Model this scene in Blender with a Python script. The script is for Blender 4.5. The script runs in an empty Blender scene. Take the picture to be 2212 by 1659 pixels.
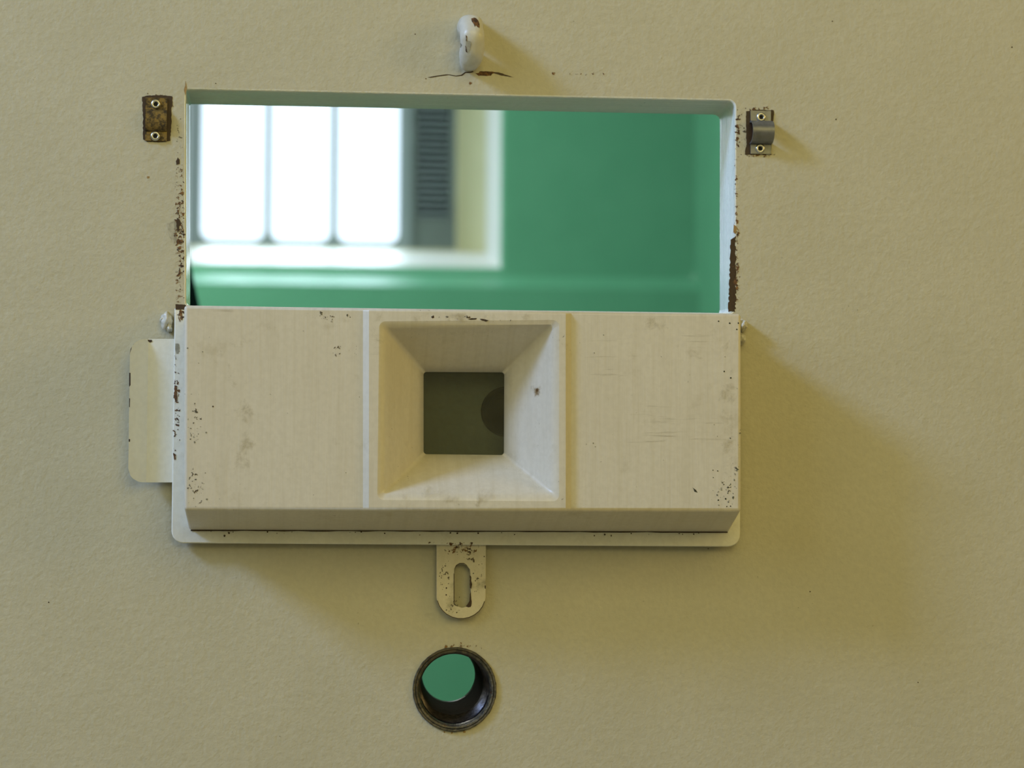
import bpy, bmesh, math, random
from mathutils import Vector, Matrix, noise

# ------------------------------------------------------------------ camera
W, H = 2212, 1659
F = 5800.0                      # focal length in pixels
DIST = 1.85                     # camera to door face
CAM_Z = 1.33
n_c = Vector(((530-1106)/F, -(1233-829.5)/F, 1.0)).normalized()      # world +Y in camera axes (x right, y up, z forward)
x_c = Vector((1.0, -0.0113, 0.0)); x_c.z = -(x_c.x*n_c.x + x_c.y*n_c.y)/n_c.z; x_c.normalize()
z_c = -(x_c.cross(n_c)) if x_c.cross(n_c).y < 0 else x_c.cross(n_c)
Rcw = Matrix((x_c, n_c, z_c))   # camera axes -> world axes (rows are world axes seen in the camera)
CAM = Vector((0.0, -DIST, CAM_Z))
def ray(px, py):
    return Rcw @ Vector(((px-1106)/F, -(py-829.5)/F, 1.0))
def at(px, py, Y=0.0):
    d = ray(px, py)
    return CAM + d*((Y-CAM.y)/d.y)
cam_d = bpy.data.cameras.new('camera'); cam = bpy.data.objects.new('camera', cam_d)
COL = bpy.context.scene.collection
COL.objects.link(cam); bpy.context.scene.camera = cam
cx_, cy_, cz_ = Rcw @ Vector((1,0,0)), Rcw @ Vector((0,1,0)), Rcw @ Vector((0,0,-1))
cam.matrix_world = Matrix(((cx_.x,cy_.x,cz_.x,CAM.x),(cx_.y,cy_.y,cz_.y,CAM.y),(cx_.z,cy_.z,cz_.z,CAM.z),(0,0,0,1)))
cam_d.sensor_width = 36; cam_d.lens = F/W*36; cam_d.clip_start = .05; cam_d.clip_end = 100
cam_d.dof.use_dof = True; cam_d.dof.focus_distance = DIST-.035; cam_d.dof.aperture_fstop = 7.4

# ------------------------------------------------------------------ world, view, lights
sc = bpy.context.scene
sc.view_settings.view_transform = 'Standard'; sc.view_settings.look = 'None'
sc.view_settings.gamma = 1; sc.view_settings.use_curve_mapping = False
sc.view_settings.exposure = 0.0
w = bpy.data.worlds.new('sky'); sc.world = w; w.use_nodes = True
bg = w.node_tree.nodes['Background']; bg.inputs[0].default_value = (.78,.90,1,1)
_N, _L = w.node_tree.nodes, w.node_tree.links      # overcast sky: white near the horizon, much brighter higher up
_tc = _N.new('ShaderNodeTexCoord'); _sp = _N.new('ShaderNodeSeparateXYZ'); _L.new(_tc.outputs['Generated'], _sp.inputs[0])
_mr = _N.new('ShaderNodeMapRange'); _L.new(_sp.outputs['Z'], _mr.inputs['Value'])
for _k,_v in (('From Min',.22),('From Max',.6),('To Min',2.2),('To Max',15.0)): _mr.inputs[_k].default_value = _v
_L.new(_mr.outputs[0], bg.inputs[1])
sc.cycles.use_denoising = True
sc.cycles.max_bounces = 10; sc.cycles.transparent_max_bounces = 16
sc.cycles.sample_clamp_indirect = 6

HC = at(1000, 885, 0)           # centre of the hatch cover on the door
def area(name, pos, target, size, power, color, size_y=None):
    l = bpy.data.lights.new(name, 'AREA'); l.energy = power; l.color = color
    l.shape = 'RECTANGLE'; l.size = size; l.size_y = size_y or size
    o = bpy.data.objects.new(name, l); COL.objects.link(o); o.location = pos
    o.rotation_euler = (Vector(target)-Vector(pos)).to_track_quat('-Z','Y').to_euler()
    return o
area('skylight', HC+Vector((-2.33,-1.0,1.62))*1.25, HC, .62, 92, (.36,.54,1.0), .62)       # cool daylight from the upper left
area('cool_fill', HC+Vector((-2.2,-1.6,1.15)), HC, 1.3, 17, (.84,.94,.90), 1.5)        # wide cool fill added at the left, no window is built there
area('corridor_lamp', HC+Vector((2.6,-1.3,.8))*.9, HC, .8, 13.0, (1.0,.70,.22), .8)       # warm lamp down the corridor
area('warm_fill', HC+Vector((.35,-2.2,1.1)), HC, 1.5, 17.0, (1.0,.82,.29), 1.5)          # unseen soft warm fill, added above and behind the camera
area('cell_fill', (-.55,2.2,2.93), (-.5,2.4,0), .9, 58.0, (1.0,.98,.88), .9)             # unseen fill added under the cell ceiling to brighten the green walls

# ------------------------------------------------------------------ helpers
def link(name, me, mats, parent=None):
    o = bpy.data.objects.new(name, me); COL.objects.link(o)
    for m in (mats if isinstance(mats, (list,tuple)) else [mats]): me.materials.append(m)
    if parent: o.parent = parent
    return o
def obj(name, bm, mats, parent=None, smooth=35, fix=True):
    if fix: bmesh.ops.recalc_face_normals(bm, faces=bm.faces)
    if smooth is not None:
        for f in bm.faces: f.smooth = abs(f.normal.y) < .9998      # flat plate faces stay flat, rims are smooth
        for e in bm.edges:
            if len(e.link_faces) == 2 and e.calc_face_angle(0) > math.radians(smooth): e.smooth = False
    me = bpy.data.meshes.new(name); bm.to_mesh(me); bm.free()
    return link(name, me, mats, parent)
def tag(o, label, cat, group=None, kind=None):
    o['label'] = label
    if cat: o['category'] = cat
    if group: o['group'] = group
    if kind: o['kind'] = kind
    return o
def struct(o): o['kind'] = 'structure'; return o
def empty(name, loc):
    o = bpy.data.objects.new(name, None); o.empty_display_size = .02; COL.objects.link(o); o.location = loc
    return o
def origin(o, loc):
    """move a top-level mesh's origin to loc, geometry stays"""
    o.data.transform(Matrix.Translation(-Vector(loc))); o.location = loc; return o
def under(o, root):
    """parent o (built in world coordinates) to root"""
    o.data.transform(Matrix.Translation(-root.location)); o.parent = root; return o

def rpoly(pts, radii, seg=5):
    """rounded polygon in 2-D (x,y) tuples"""
    out = []; n = len(pts)
    for i,(x,y) in enumerate(pts):
        p = Vector((x,y)); a = Vector(pts[i-1])-p; b = Vector(pts[(i+1)%n])-p
        r = radii[i] if isinstance(radii,(list,tuple)) else radii
        if r <= 0: out.append((x,y)); continue
        ang = a.angle(b); t = min(r/math.tan(ang/2), a.length*.49, b.length*.49)
        A = p+a.normalized()*t; B = p+b.normalized()*t
        c = p+(a.normalized()+b.normalized()).normalized()*(t/math.cos(ang/2))
        va = A-c; vb = B-c; th = va.angle_signed(vb)*-1
        rr = va.length
        a0 = math.atan2(va.y, va.x)
        for k in range(seg+1):
            q = a0+th*k/seg
            out.append((c.x+rr*math.cos(q), c.y+rr*math.sin(q)))
    return out
def circ(cx, cy, r, n=64, jit=0, seed=0):
    rnd = random.Random(seed)
    return [(cx+(r+rnd.uniform(-jit,jit))*math.cos(2*math.pi*k/n), cy+(r+rnd.uniform(-jit,jit))*math.sin(2*math.pi*k/n)) for k in range(n)]
def loop(bm, pts3):
    return [bm.verts.new(p) for p in pts3]
def P(pts, Y): return [at(x,y,Y) for x,y in pts]
def skin(bm, A, B, mat=0):
    n = len(A); fs = []
    for i in range(n):
        f = bm.faces.new((A[i],A[(i+1)%n],B[(i+1)%n],B[i])); f.material_index = mat; fs.append(f)
    return fs
def cap(bm, A, mat=0, flip=False):
    f = bm.faces.new(A[::-1] if flip else A); f.material_index = mat; return f
def fill(bm, loops, mat=0):
    """planar fill of an outline with holes (first loop the outline)"""
    es = []
    for L in loops:
        for i in range(len(L)):
            a,b = L[i],L[(i+1)%len(L)]
            e = bm.edges.get((a,b)) or bm.edges.new((a,b)); es.append(e)
    r = bmesh.ops.triangle_fill(bm, use_beauty=True, use_dissolve=False, edges=es)
    fs = [g for g in r['geom'] if isinstance(g, bmesh.types.BMFace)]
    for f in fs: f.material_index = mat
    return fs
def inset3(pts, d):
    """move a closed planar XZ loop inward by d (metres); y kept"""
    n = len(pts); area2 = sum(pts[i].x*pts[(i+1)%n].z-pts[(i+1)%n].x*pts[i].z for i in range(n))
    s = 1 if area2 > 0 else -1; out = []
    for i in range(n):
        a,p,b = pts[i-1],pts[i],pts[(i+1)%n]
        e1 = Vector((p.x-a.x,p.z-a.z)); e2 = Vector((b.x-p.x,b.z-p.z))
        if e1.length < 1e-9: e1 = e2
        if e2.length < 1e-9: e2 = e1
        e1.normalize(); e2.normalize()
        n1 = Vector((-e1.y,e1.x)); n2 = Vector((-e2.y,e2.x)); m = (n1+n2)
        m = m/max(m.length_squared/2, .35)
        out.append(Vector((p.x+s*m.x*d, p.y, p.z+s*m.y*d)))
    return out
def shiftY(pts, Y): return [Vector((p.x, Y, p.z)) for p in pts]
def plate(bm, pts, Yf, Yb, bev, holes=(), mat=0, seg=3, holebev=None):
    """a plate with rounded front edge; pts/holes in pixels at plane Yf"""
    base = P(pts, Yf); L = []
    rings = []
    for k in range(seg+1):
        t = k/seg*math.pi/2
        rings.append(loop(bm, shiftY(inset3(base, bev*(1-math.sin(t))), Yf+bev*(1-math.cos(t)))))
    back = loop(bm, shiftY(base, Yb))
    for a,b in zip(rings, rings[1:]+[back]): skin(bm, a, b, mat)
    hf, hb = [rings[0]], [back]
    hv = bev if holebev is None else holebev
    for h in holes:
        hp = P(h, Yf); rr = []
        for k in range(seg+1):
            t = k/seg*math.pi/2
            rr.append(loop(bm, shiftY(inset3(hp, -hv*(1-math.sin(t))), Yf+hv*(1-math.cos(t)))))
        bb = loop(bm, shiftY(hp, Yb))
        for a,b in zip(rr, rr[1:]+[bb]): skin(bm, a, b, mat)
        hf.append(rr[0]); hb.append(bb)
    fill(bm, hf, mat); fill(bm, hb, mat)
def box(bm, x0,x1,y0,y1,z0,z1, mat=0):
    v = [bm.verts.new((x,y,z)) for x in (x0,x1) for y in (y0,y1) for z in (z0,z1)]
    for q in ((0,1,3,2),(4,6,7,5),(0,4,5,1),(2,3,7,6),(0,2,6,4),(1,5,7,3)):
        f = bm.faces.new([v[i] for i in q]); f.material_index = mat
def patch(bm, pts, Y, mat, jag=0.0, sub=0, seed=0):
    """a flake-shaped patch (pixels) lying on plane Y; jag roughens the outline"""
    rnd = random.Random(seed); q = []
    for i,(x,y) in enumerate(pts):
        x2,y2 = pts[(i+1)%len(pts)]; q.append((x,y))
        n = max(0, int(math.hypot(x2-x,y2-y)/4)) if sub else 0
        for k in range(1,n): 
            t = k/n; q.append((x+(x2-x)*t+rnd.uniform(-jag,jag), y+(y2-y)*t+rnd.uniform(-jag,jag)))
    L = loop(bm, P(q, Y)); fill(bm, [L], mat)
def stain(bm, x0, y0, x1, y1, Y, mat, dx=0):
    """rectangle carrying UV 0..1 for speckle materials that fade to its rim; dx shears the bottom"""
    uv = bm.loops.layers.uv.verify()
    v = loop(bm, [at(x0,y0,Y), at(x1,y0,Y), at(x1+dx,y1,Y), at(x0+dx,y1,Y)])
    f = bm.faces.new(v); f.material_index = mat
    for l,c in zip(f.loops, ((0,1),(1,1),(1,0),(0,0))): l[uv].uv = c

# ------------------------------------------------------------------ materials
def newmat(name):
    m = bpy.data.materials.new(name); m.use_nodes = True
    nt = m.node_tree; return m, nt, nt.nodes['Principled BSDF'], nt.nodes, nt.links
def nz(N, L, co, scale, detail=3, rough=.55, dist=0):
    n = N.new('ShaderNodeTexNoise'); n.inputs['Scale'].default_value = scale; n.inputs['Detail'].default_value = detail
    n.inputs['Roughness'].default_value = rough; n.inputs['Distortion'].default_value = dist
    L.new(co, n.inputs['Vector']); return n.outputs['Fac']
def ramp(N, L, fac, lo, hi):
    r = N.new('ShaderNodeMapRange'); r.inputs['From Min'].default_value = lo; r.inputs['From Max'].default_value = hi
    r.interpolation_type = 'SMOOTHSTEP'; L.new(fac, r.inputs['Value']); return r.outputs['Result']
def mixc(N, L, fac, a, b):
    m = N.new('ShaderNodeMix'); m.data_type = 'RGBA'
    if isinstance(fac, float): m.inputs[0].default_value = fac
    else: L.new(fac, m.inputs[0])
    for s,c in ((6,a),(7,b)):
        if isinstance(c, tuple): m.inputs[s].default_value = (*c,1)
        else: L.new(c, m.inputs[s])
    return m.outputs[2]
def mth(N, L, op, a, b):
    m = N.new('ShaderNodeMath'); m.operation = op
    for i,v in enumerate((a,b)):
        if isinstance(v,(int,float)): m.inputs[i].default_value = v
        else: L.new(v, m.inputs[i])
    return m.outputs[0]
def paint(name, col, col2, rough=.5, peel=.0, peel_scale=350, brush=None, brush_d=0, dirt=0.0, dirt_col=(.12,.10,.06), speck=0.0, spec=.4, streak=None):
    m, nt, B, N, L = newmat(name)
    geo = N.new('ShaderNodeNewGeometry'); co = geo.outputs['Position']
    base = mixc(N, L, ramp(N, L, nz(N,L,co,14,4), .3, .7), col, col2)
    fine = ramp(N, L, nz(N,L,co,260,3), .35, .65)
    base = mixc(N, L, mth(N,L,'MULTIPLY',fine,.35), base, tuple(c*.88 for c in col2))
    if streak:
        ms = N.new('ShaderNodeMapping'); ms.inputs['Scale'].default_value = streak; L.new(co, ms.inputs['Vector'])
        base = mixc(N, L, mth(N,L,'MULTIPLY',ramp(N,L,nz(N,L,ms.outputs[0],1,6,.7),.42,.7),.30), base, tuple(c*k for c,k in zip(col2,(.80,.78,.70))))
    if dirt:
        d = ramp(N, L, nz(N,L,co,45,8,.68), .56, .74)
        d = mth(N,L,'MULTIPLY',d,dirt); base = mixc(N,L,d,base,dirt_col)
    if speck:
        s = ramp(N, L, nz(N,L,co,420,3,.5), .69, .73)
        s2 = ramp(N, L, nz(N,L,co,30,3,.5), .52, .66)
        s = mth(N,L,'MULTIPLY',mth(N,L,'MULTIPLY',s,s2),speck); base = mixc(N,L,s,base,(.05,.045,.035))
    L.new(base, B.inputs['Base Color'])
    B.inputs['Roughness'].default_value = rough; B.inputs['Specular IOR Level'].default_value = spec
    h = None
    if peel:
        a = nz(N,L,co,peel_scale,2,.5); b = nz(N,L,co,peel_scale*.32,3,.6)
        h = mth(N,L,'ADD', mth(N,L,'MULTIPLY',a,.45), b)
        bp = N.new('ShaderNodeBump'); bp.inputs['Strength'].default_value = 1; bp.inputs['Distance'].default_value = peel
        L.new(h, bp.inputs['Height']); nrm = bp.outputs[0]
    if brush:
        mp = N.new('ShaderNodeMapping'); mp.inputs['Scale'].default_value = brush; L.new(co, mp.inputs['Vector'])
        b2 = nz(N,L,mp.outputs[0],1,3,.6)
        bp2 = N.new('ShaderNodeBump'); bp2.inputs['Strength'].default_value = 1; bp2.inputs['Distance'].default_value = brush_d
        L.new(b2, bp2.inputs['Height'])
        if peel: L.new(nrm, bp2.inputs['Normal'])
        nrm = bp2.outputs[0]
    if peel or brush: L.new(nrm, B.inputs['Normal'])
    return m
def metal(name, a, b, rough=.5, met=1.0, scale=300, bump=.0001, lo=.4, hi=.62, c3=None):
    m, nt, B, N, L = newmat(name)
    co = N.new('ShaderNodeNewGeometry').outputs['Position']
    c = mixc(N,L,ramp(N,L,nz(N,L,co,scale,5,.65),lo,hi),a,b)
    if c3: c = mixc(N,L,ramp(N,L,nz(N,L,co,scale*.6,4,.6,.5),.6,.68),c,c3)
    L.new(c,B.inputs['Base Color']); B.inputs['Metallic'].default_value = met; B.inputs['Roughness'].default_value = rough
    bp = N.new('ShaderNodeBump'); bp.inputs['Distance'].default_value = bump
    L.new(nz(N,L,co,scale*2,3), bp.inputs['Height']); L.new(bp.outputs[0], B.inputs['Normal'])
    return m
def specks(name, col, col2, scale=450, cover=.5, soft=.06, rough=.8, stretch=(1,1,1), strength=1.0):
    """stain with holes: noise breaks it up, it fades to the rim of its rectangle"""
    m, nt, B, N, L = newmat(name)
    co = N.new('ShaderNodeNewGeometry').outputs['Position']
    mp = N.new('ShaderNodeMapping'); mp.inputs['Scale'].default_value = stretch; L.new(co, mp.inputs['Vector']); cc = mp.outputs[0]
    n = nz(N,L,cc,scale,6,.62,.3)
    uv = N.new('ShaderNodeTexCoord').outputs['UV']; sp = N.new('ShaderNodeSeparateXYZ'); L.new(uv, sp.inputs[0])
    def edge(o): # 0 at rim, 1 in the middle
        return mth(N,L,'MULTIPLY',mth(N,L,'MULTIPLY',o,mth(N,L,'SUBTRACT',1.0,o)),4.0)
    e = mth(N,L,'MULTIPLY',edge(sp.outputs[0]),edge(sp.outputs[1]))
    e = mth(N,L,'POWER',e,.45)
    v = mth(N,L,'SUBTRACT', n, mth(N,L,'SUBTRACT', .80, mth(N,L,'MULTIPLY', e, cover*.34)))   # more cover in the middle
    mask = mth(N,L,'MULTIPLY',ramp(N,L,v,0,soft), strength)
    L.new(mixc(N,L,ramp(N,L,nz(N,L,co,scale*.7,3),.4,.6),col,col2), B.inputs['Base Color']); B.inputs['Roughness'].default_value = rough
    t = N.new('ShaderNodeBsdfTransparent'); mx = N.new('ShaderNodeMixShader')
    L.new(mask, mx.inputs[0]); L.new(t.outputs[0], mx.inputs[1]); L.new(B.outputs[0], mx.inputs[2])
    L.new(mx.outputs[0], N['Material Output'].inputs['Surface'])
    return m
def flat(name, col, rough=.7, **k): return metal(name, col, tuple(c*.75 for c in col), rough, 0.0, **k)
def glass(name, tint, gloss=.06, rough=0.0, dirt=0.0, dirt_col=(.2,.2,.15)):
    m, nt, B, N, L = newmat(name)
    t = N.new('ShaderNodeBsdfTransparent'); t.inputs[0].default_value = (*tint,1)
    g = N.new('ShaderNodeBsdfGlossy'); g.inputs['Roughness'].default_value = rough
    mx = N.new('ShaderNodeMixShader'); mx.inputs[0].default_value = gloss
    L.new(t.outputs[0], mx.inputs[1]); L.new(g.outputs[0], mx.inputs[2]); out = mx.outputs[0]
    if dirt:
        co = N.new('ShaderNodeNewGeometry').outputs['Position']
        d = N.new('ShaderNodeBsdfDiffuse'); d.inputs[0].default_value = (*dirt_col,1)
        m2 = N.new('ShaderNodeMixShader')
        L.new(mth(N,L,'MULTIPLY',ramp(N,L,nz(N,L,co,90,5,.6),-.1,.95),dirt), m2.inputs[0]); L.new(out, m2.inputs[1]); L.new(d.outputs[0], m2.inputs[2]); out = m2.outputs[0]
    L.new(out, N['Material Output'].inputs['Surface'])
    return m

M_door  = paint('door_cream_paint', (.52,.50,.38), (.49,.47,.35), .5, peel=.00055, peel_scale=420, speck=.5, spec=.35)
M_jamb  = paint('reveal_gloss_paint', (.78,.80,.74), (.73,.76,.70), .12, peel=.0002, peel_scale=300, brush=(200,600,22), brush_d=.0010, speck=.6, spec=.6)
M_jambL = paint('left_reveal_gloss_paint', (.78,.80,.74), (.73,.76,.70), .1, spec=.6)
M_jambT = paint('lintel_gloss_paint', (.72,.73,.64), (.67,.69,.60), .22, brush=(12,600,200), brush_d=.0004, speck=.8, spec=.6)
M_box   = paint('cover_cream_paint', (.65,.62,.53), (.62,.585,.49), .34, brush=(500,60,14), brush_d=.00012, streak=(170,1,7), dirt=.3, dirt_col=(.34,.29,.17), speck=.6)
M_plate = paint('plate_pale_paint', (.78,.78,.70), (.74,.74,.65), .42, brush=(90,90,90), brush_d=.0005, dirt=.18, dirt_col=(.36,.31,.20), speck=.6)
M_tab   = paint('tab_pale_paint', (.78,.78,.70), (.75,.75,.67), .45, brush=(500,100,60), brush_d=.0002)
M_hasp  = paint('hasp_worn_paint', (.68,.64,.49), (.62,.58,.44), .45, brush=(120,100,90), brush_d=.0004, streak=(120,1,90), dirt=.7, dirt_col=(.22,.20,.12), speck=1.0)
M_weld  = paint('weld_white_paint', (.62,.61,.53), (.57,.56,.48), .36, peel=.0005, peel_scale=200, spec=.5)
M_bare  = flat('bare_dark_steel', (.040,.019,.009), .55)
M_green = flat('old_dark_underpaint', (.030,.035,.026), .5)
M_rust  = metal('rust_brown', (.16,.075,.022), (.035,.018,.010), .8, 0.0, scale=500)
M_ochre = specks('ochre_rust_stain', (.26,.14,.035), (.16,.07,.02), 260, .85, .12)
M_rusty = specks('rust_specks', (.17,.085,.030), (.045,.022,.015), 420, .80, .05)
M_rustd = specks('dense_rust_specks', (.20,.10,.028), (.04,.020,.012), 420, .95, .06)
M_scuff = specks('dark_scuff_marks', (.07,.07,.05), (.10,.07,.04), 330, .72, .06)
M_greens= specks('green_grey_chips', (.06,.08,.05), (.10,.09,.06), 380, .62, .05)
M_yell  = specks('yellowed_varnish', (.50,.43,.25), (.47,.40,.23), 60, 1.05, .30, strength=.6)
M_halo  = specks('rust_halo', (.42,.30,.12), (.36,.24,.09), 120, 1.6, .35, strength=.75)
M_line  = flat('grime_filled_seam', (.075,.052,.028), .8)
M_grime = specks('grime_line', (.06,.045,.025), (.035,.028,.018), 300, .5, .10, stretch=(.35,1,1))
M_scrat = specks('fine_scratches', (.38,.32,.19), (.34,.29,.17), 180, .78, .16, stretch=(.15,1,2.0), strength=.26)
M_brass = metal('worn_brass', (.20,.14,.045), (.045,.035,.022), .5, .6, scale=330, bump=.0003)
M_steel = metal('dull_steel', (.21,.22,.23), (.17,.18,.185), .42, .6, scale=160)
M_rivet = metal('bright_rivet_steel', (.62,.62,.56), (.50,.50,.45), .28, .9, scale=200)
M_black = flat('dark_recess', (.004,.004,.004), .8)
M_iron  = metal('corroded_pipe_iron', (.115,.102,.068), (.050,.048,.038), .42, .35, scale=260, bump=.0006, c3=(.075,.030,.012))
M_pipe  = metal('dark_pipe_iron', (.007,.005,.005), (.004,.003,.003), .95, .0, scale=300, bump=.0002)
M_thread= metal('oiled_thread_iron', (.045,.040,.040), (.020,.018,.020), .28, .7, scale=300, bump=.0001)
M_cell  = paint('cell_green_paint', (.105,.34,.225), (.095,.32,.21), .38, peel=.0012, peel_scale=40)
M_cellw = paint('window_reveal_paint', (.58,.64,.66), (.55,.61,.63), .35)
M_cream = paint('window_cream_paint', (.45,.47,.31), (.42,.44,.28), .5)
M_wframe= paint('window_grey_metal', (.21,.28,.32), (.19,.26,.30), .45)
M_louv  = paint('louvre_dark_metal', (.12,.17,.175), (.10,.14,.145), .5)
M_floor = flat('concrete_floor', (.50,.43,.27), .6)
M_corr  = paint('corridor_cream_wall', (.52,.44,.20), (.50,.42,.18), .6)
M_navy  = flat('navy_cloth', (.010,.014,.030), .9)
M_glass = glass('clear_pane', (.95,.98,1.0), .04)
M_peep  = glass('smoky_pane', (.70,.74,.74), .05, .02, .16, (.20,.20,.15))

# ------------------------------------------------------------------ the door slab
TH = .05
X0, X1 = HC.x-.46, HC.x+.46
OPEN = [(402,193),(1587,218),(1586,676),(402,660)]
def quadrev(p): return p
PIPE0, PIPE1 = (982,1489), (969,1457)
SOCK = (1092,889)
RP = (at(982+91,1489)-at(982,1489)).length
PR = 57*(DIST+TH)/F
def ring3(c, r, Y, n=72, ph=0): return [Vector((c.x+r*math.cos(2*math.pi*k/n+ph), Y, c.z+r*math.sin(2*math.pi*k/n+ph))) for k in range(n)]
bm = bmesh.new()
outer = [Vector((X0,0,.01)),Vector((X1,0,.01)),Vector((X1,0,2.05)),Vector((X0,0,2.05))]
oF = loop(bm, outer); oB = loop(bm, shiftY(outer, TH)); skin(bm, oF, oB, 0)
def open_ring(Y, grow, rad):
    # the opening's outline at depth Y (front outline carried straight back), grown by metres
    pts = [at(x,y,0) for x,y in OPEN]
    pts2 = rpoly([(p.x,p.z) for p in pts], rad, 6)
    v = [Vector((a,Y,b)) for a,b in pts2]
    return inset3(v, -grow)
rads = [.001,.0045,.0045,.003]
r0 = loop(bm, open_ring(0, .0012, rads))
rr = [r0]
for k in range(1,4):
    t = k/3*math.pi/2
    rr.append(loop(bm, open_ring(.0012*(1-math.cos(t)), .0012*(1-math.sin(t)), rads)))
rads_b = [.003,.0065,.0065,.004]
prev = rr[-1]
for a,b in zip(rr, rr[1:]): skin(bm, a, b, 1)
Ns = 10
for k in range(1,Ns+1):
    t = k/Ns; rd = [a+(b-a)*t for a,b in zip(rads, rads_b)]
    base = open_ring(.0012+(TH-.0032)*t, -.0018*t, rd)
    # thick hand-brushed paint: slight waviness
    base = [Vector((p.x+.0004*noise.noise(Vector((p.z*60,t*3,1))), p.y, p.z+.0005*noise.noise(Vector((p.x*40,t*3,5))))) for p in base]
    nx = loop(bm, base)
    for f in skin(bm, prev, nx, 1):
        c = f.calc_center_median()
        if c.z > at(1000,215,0).z-.006: f.material_index = 2
        if c.x < at(402,400,0).x+.004: f.material_index = 11
    prev = nx
for k in range(1,4):
    t = k/3*math.pi/2
    nx = loop(bm, open_ring(TH-.002+.002*math.sin(t), -.0018+.002*(1-math.cos(t)), rads_b))
    skin(bm, prev, nx, 1); prev = nx
pc = at(*PIPE0); sk = at(*SOCK)
h1 = loop(bm, ring3(pc, RP-.0004, 0)); h1b = loop(bm, ring3(pc, RP-.0004, TH)); skin(bm, h1, h1b, 0)
RS = (at(SOCK[0]+54,SOCK[1])-sk).length
h2 = loop(bm, ring3(sk, RS-.0004, 0)); h2b = loop(bm, ring3(sk, RS-.0004, .042)); skin(bm, h2, h2b, 0); cap(bm, h2b, 0)
fill(bm, [oF, r0, h1, h2], 0); fill(bm, [oB, prev, h1b], 0)
bmesh.ops.recalc_face_normals(bm, faces=bm.faces)
# flaked and stained paint on the face: indices 3 bare, 4 rust specks, 5 ochre, 6 dense, 7 scuff
e = -.00012
D = lambda cx,cy: (880+.20796*cx, 20+.20796*cy)
patch(bm, [D(*p) for p in ((208,707),(300,690),(400,676),(440,677),(505,690),(560,680),(600,652),(660,648),(676,640),(690,652),(660,660),(605,662),(570,690),(505,698),(430,684),(330,697),(240,712))], e, 3)
patch(bm, [D(*p) for p in ((705,664),(745,658),(750,645),(830,644),(900,650),(905,664),(880,672),(868,690),(740,692))], e, 8, .6, 1, 2)
patch(bm, [D(*p) for p in ((895,652),(950,655),(1030,682),(1108,710),(1040,697),(980,690),(900,665))], e, 3, .4, 1, 3)
patch(bm, [D(*p) for p in ((742,308),(790,318),(800,345),(790,358),(778,345),(770,322))], e, 5, 0,0)
stain(bm, *D(600,735), *D(700,805), e, 5)
stain(bm, *D(1470,645), *D(1580,690), e, 6)
stain(bm, *D(1540,650), *D(2140,690), e, 4)
# left of the opening
stain(bm, 376, 333, 402, 664, e, 6)
stain(bm, 372, 440, 402, 530, e*1.5, 6)
stain(bm, 376, 230, 400, 345, e, 7)
stain(bm, 374, 320, 401, 420, e*.9, 5); stain(bm, 374, 400, 401, 600, e*.9, 5); stain(bm, 374, 560, 401, 680, e*.9, 5)
patch(bm, [(384,340),(388,345),(388,354),(381,356),(380,348)], e*2, 3, .6,1,5)
patch(bm, [(382,470),(388,474),(387,498),(384,503),(381,488)], e*2, 3, .8,1,6)
patch(bm, [(382,478),(391,480),(386,492)], e*2.4, 3, .8,1,7)
patch(bm, [(384,515),(387,520),(383,530),(381,522)], e*2, 8, .6,1,8)
patch(bm, [(388,577),(391,590),(386,597),(380,597),(386,590)], e*2, 8, .5,1,9)
patch(bm, [(401,174),(404,192),(400.5,206),(397,194),(400,185)], e, 9)
patch(bm, [(360,483),(381,476),(382,520),(376,526),(366,512)], e, 10)
# right of the opening
patch(bm, [(1578,518),(1590,509),(1588,545),(1591,560),(1589,575),(1591,590),(1588,612),(1590,640),(1588,674),(1573,674),(1575,630),(1576,580),(1578,545)], e, 3, 1.6, 1, 11)
stain(bm, 1580, 495, 1600, 690, e*2, 4)
stain(bm, 1582, 225, 1604, 340, e, 4)
stain(bm, 1586, 232, 1602, 330, e*1.3, 6); stain(bm, 1584, 478, 1600, 530, e*1.3, 6); stain(bm, 1583, 520, 1604, 685, e*.8, 5)
stain(bm, 1584, 240, 1598, 700, e*1.6, 4)
stain(bm, 1582, 205, 1628, 360, e*1.2, 7)
patch(bm, [(1585,485),(1592,490),(1589,505),(1584,502)], e*2, 9)
# bare patches behind the pipe clips
patch(bm, [(307,209),(324,206),(348,205),(358,206),(372,208),(373,220),(370,240),(371,262),(369,280),(368,304),(350,307),(318,306),(309,301),(309,260),(308,235)], e*2, 3, 1.0,1,12)
stain(bm, 300, 198, 380, 240, e*1.5, 6)
patch(bm, [(1612,240),(1640,237),(1671,238),(1672,248),(1669,272),(1668,300),(1666,331),(1640,333),(1617,334),(1609,334),(1610,322),(1613,312),(1612,280)], e*2, 3, .8,1,13)
stain(bm, 1603, 229, 1680, 250, e*1.5, 6); stain(bm, 1603, 318, 1680, 344, e*1.5, 6)
# pipe hole rim, drips, dots
stain(bm, 930, 1385, 1060, 1405, e, 5)
for (x,y,r,mi) in ((1806,258,1.6,3),(1798,46,1.3,3),(105,1301,1.5,3),(1750,1278,1.5,3),(1983,1474,1.3,3),(960,1581,2,9),(976,1583,2,9),(1003,1581,3,9),(1614,1349,3,5),(712,1446,3,5),(2186,102,1.6,3),(466,180,1.2,3),(920,170,1.5,8),(320,383,3,9),(897,74,1.5,8),(1530,1185,1.2,3)):
    patch(bm, circ(x,y,r,9,.3*r,int(x)), e, mi)
M_flake = flat('exposed_older_paint', (.44,.42,.32), .5)
M_ochrepl = flat('ochre_rust_spot', (.34,.22,.08), .7)
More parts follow.
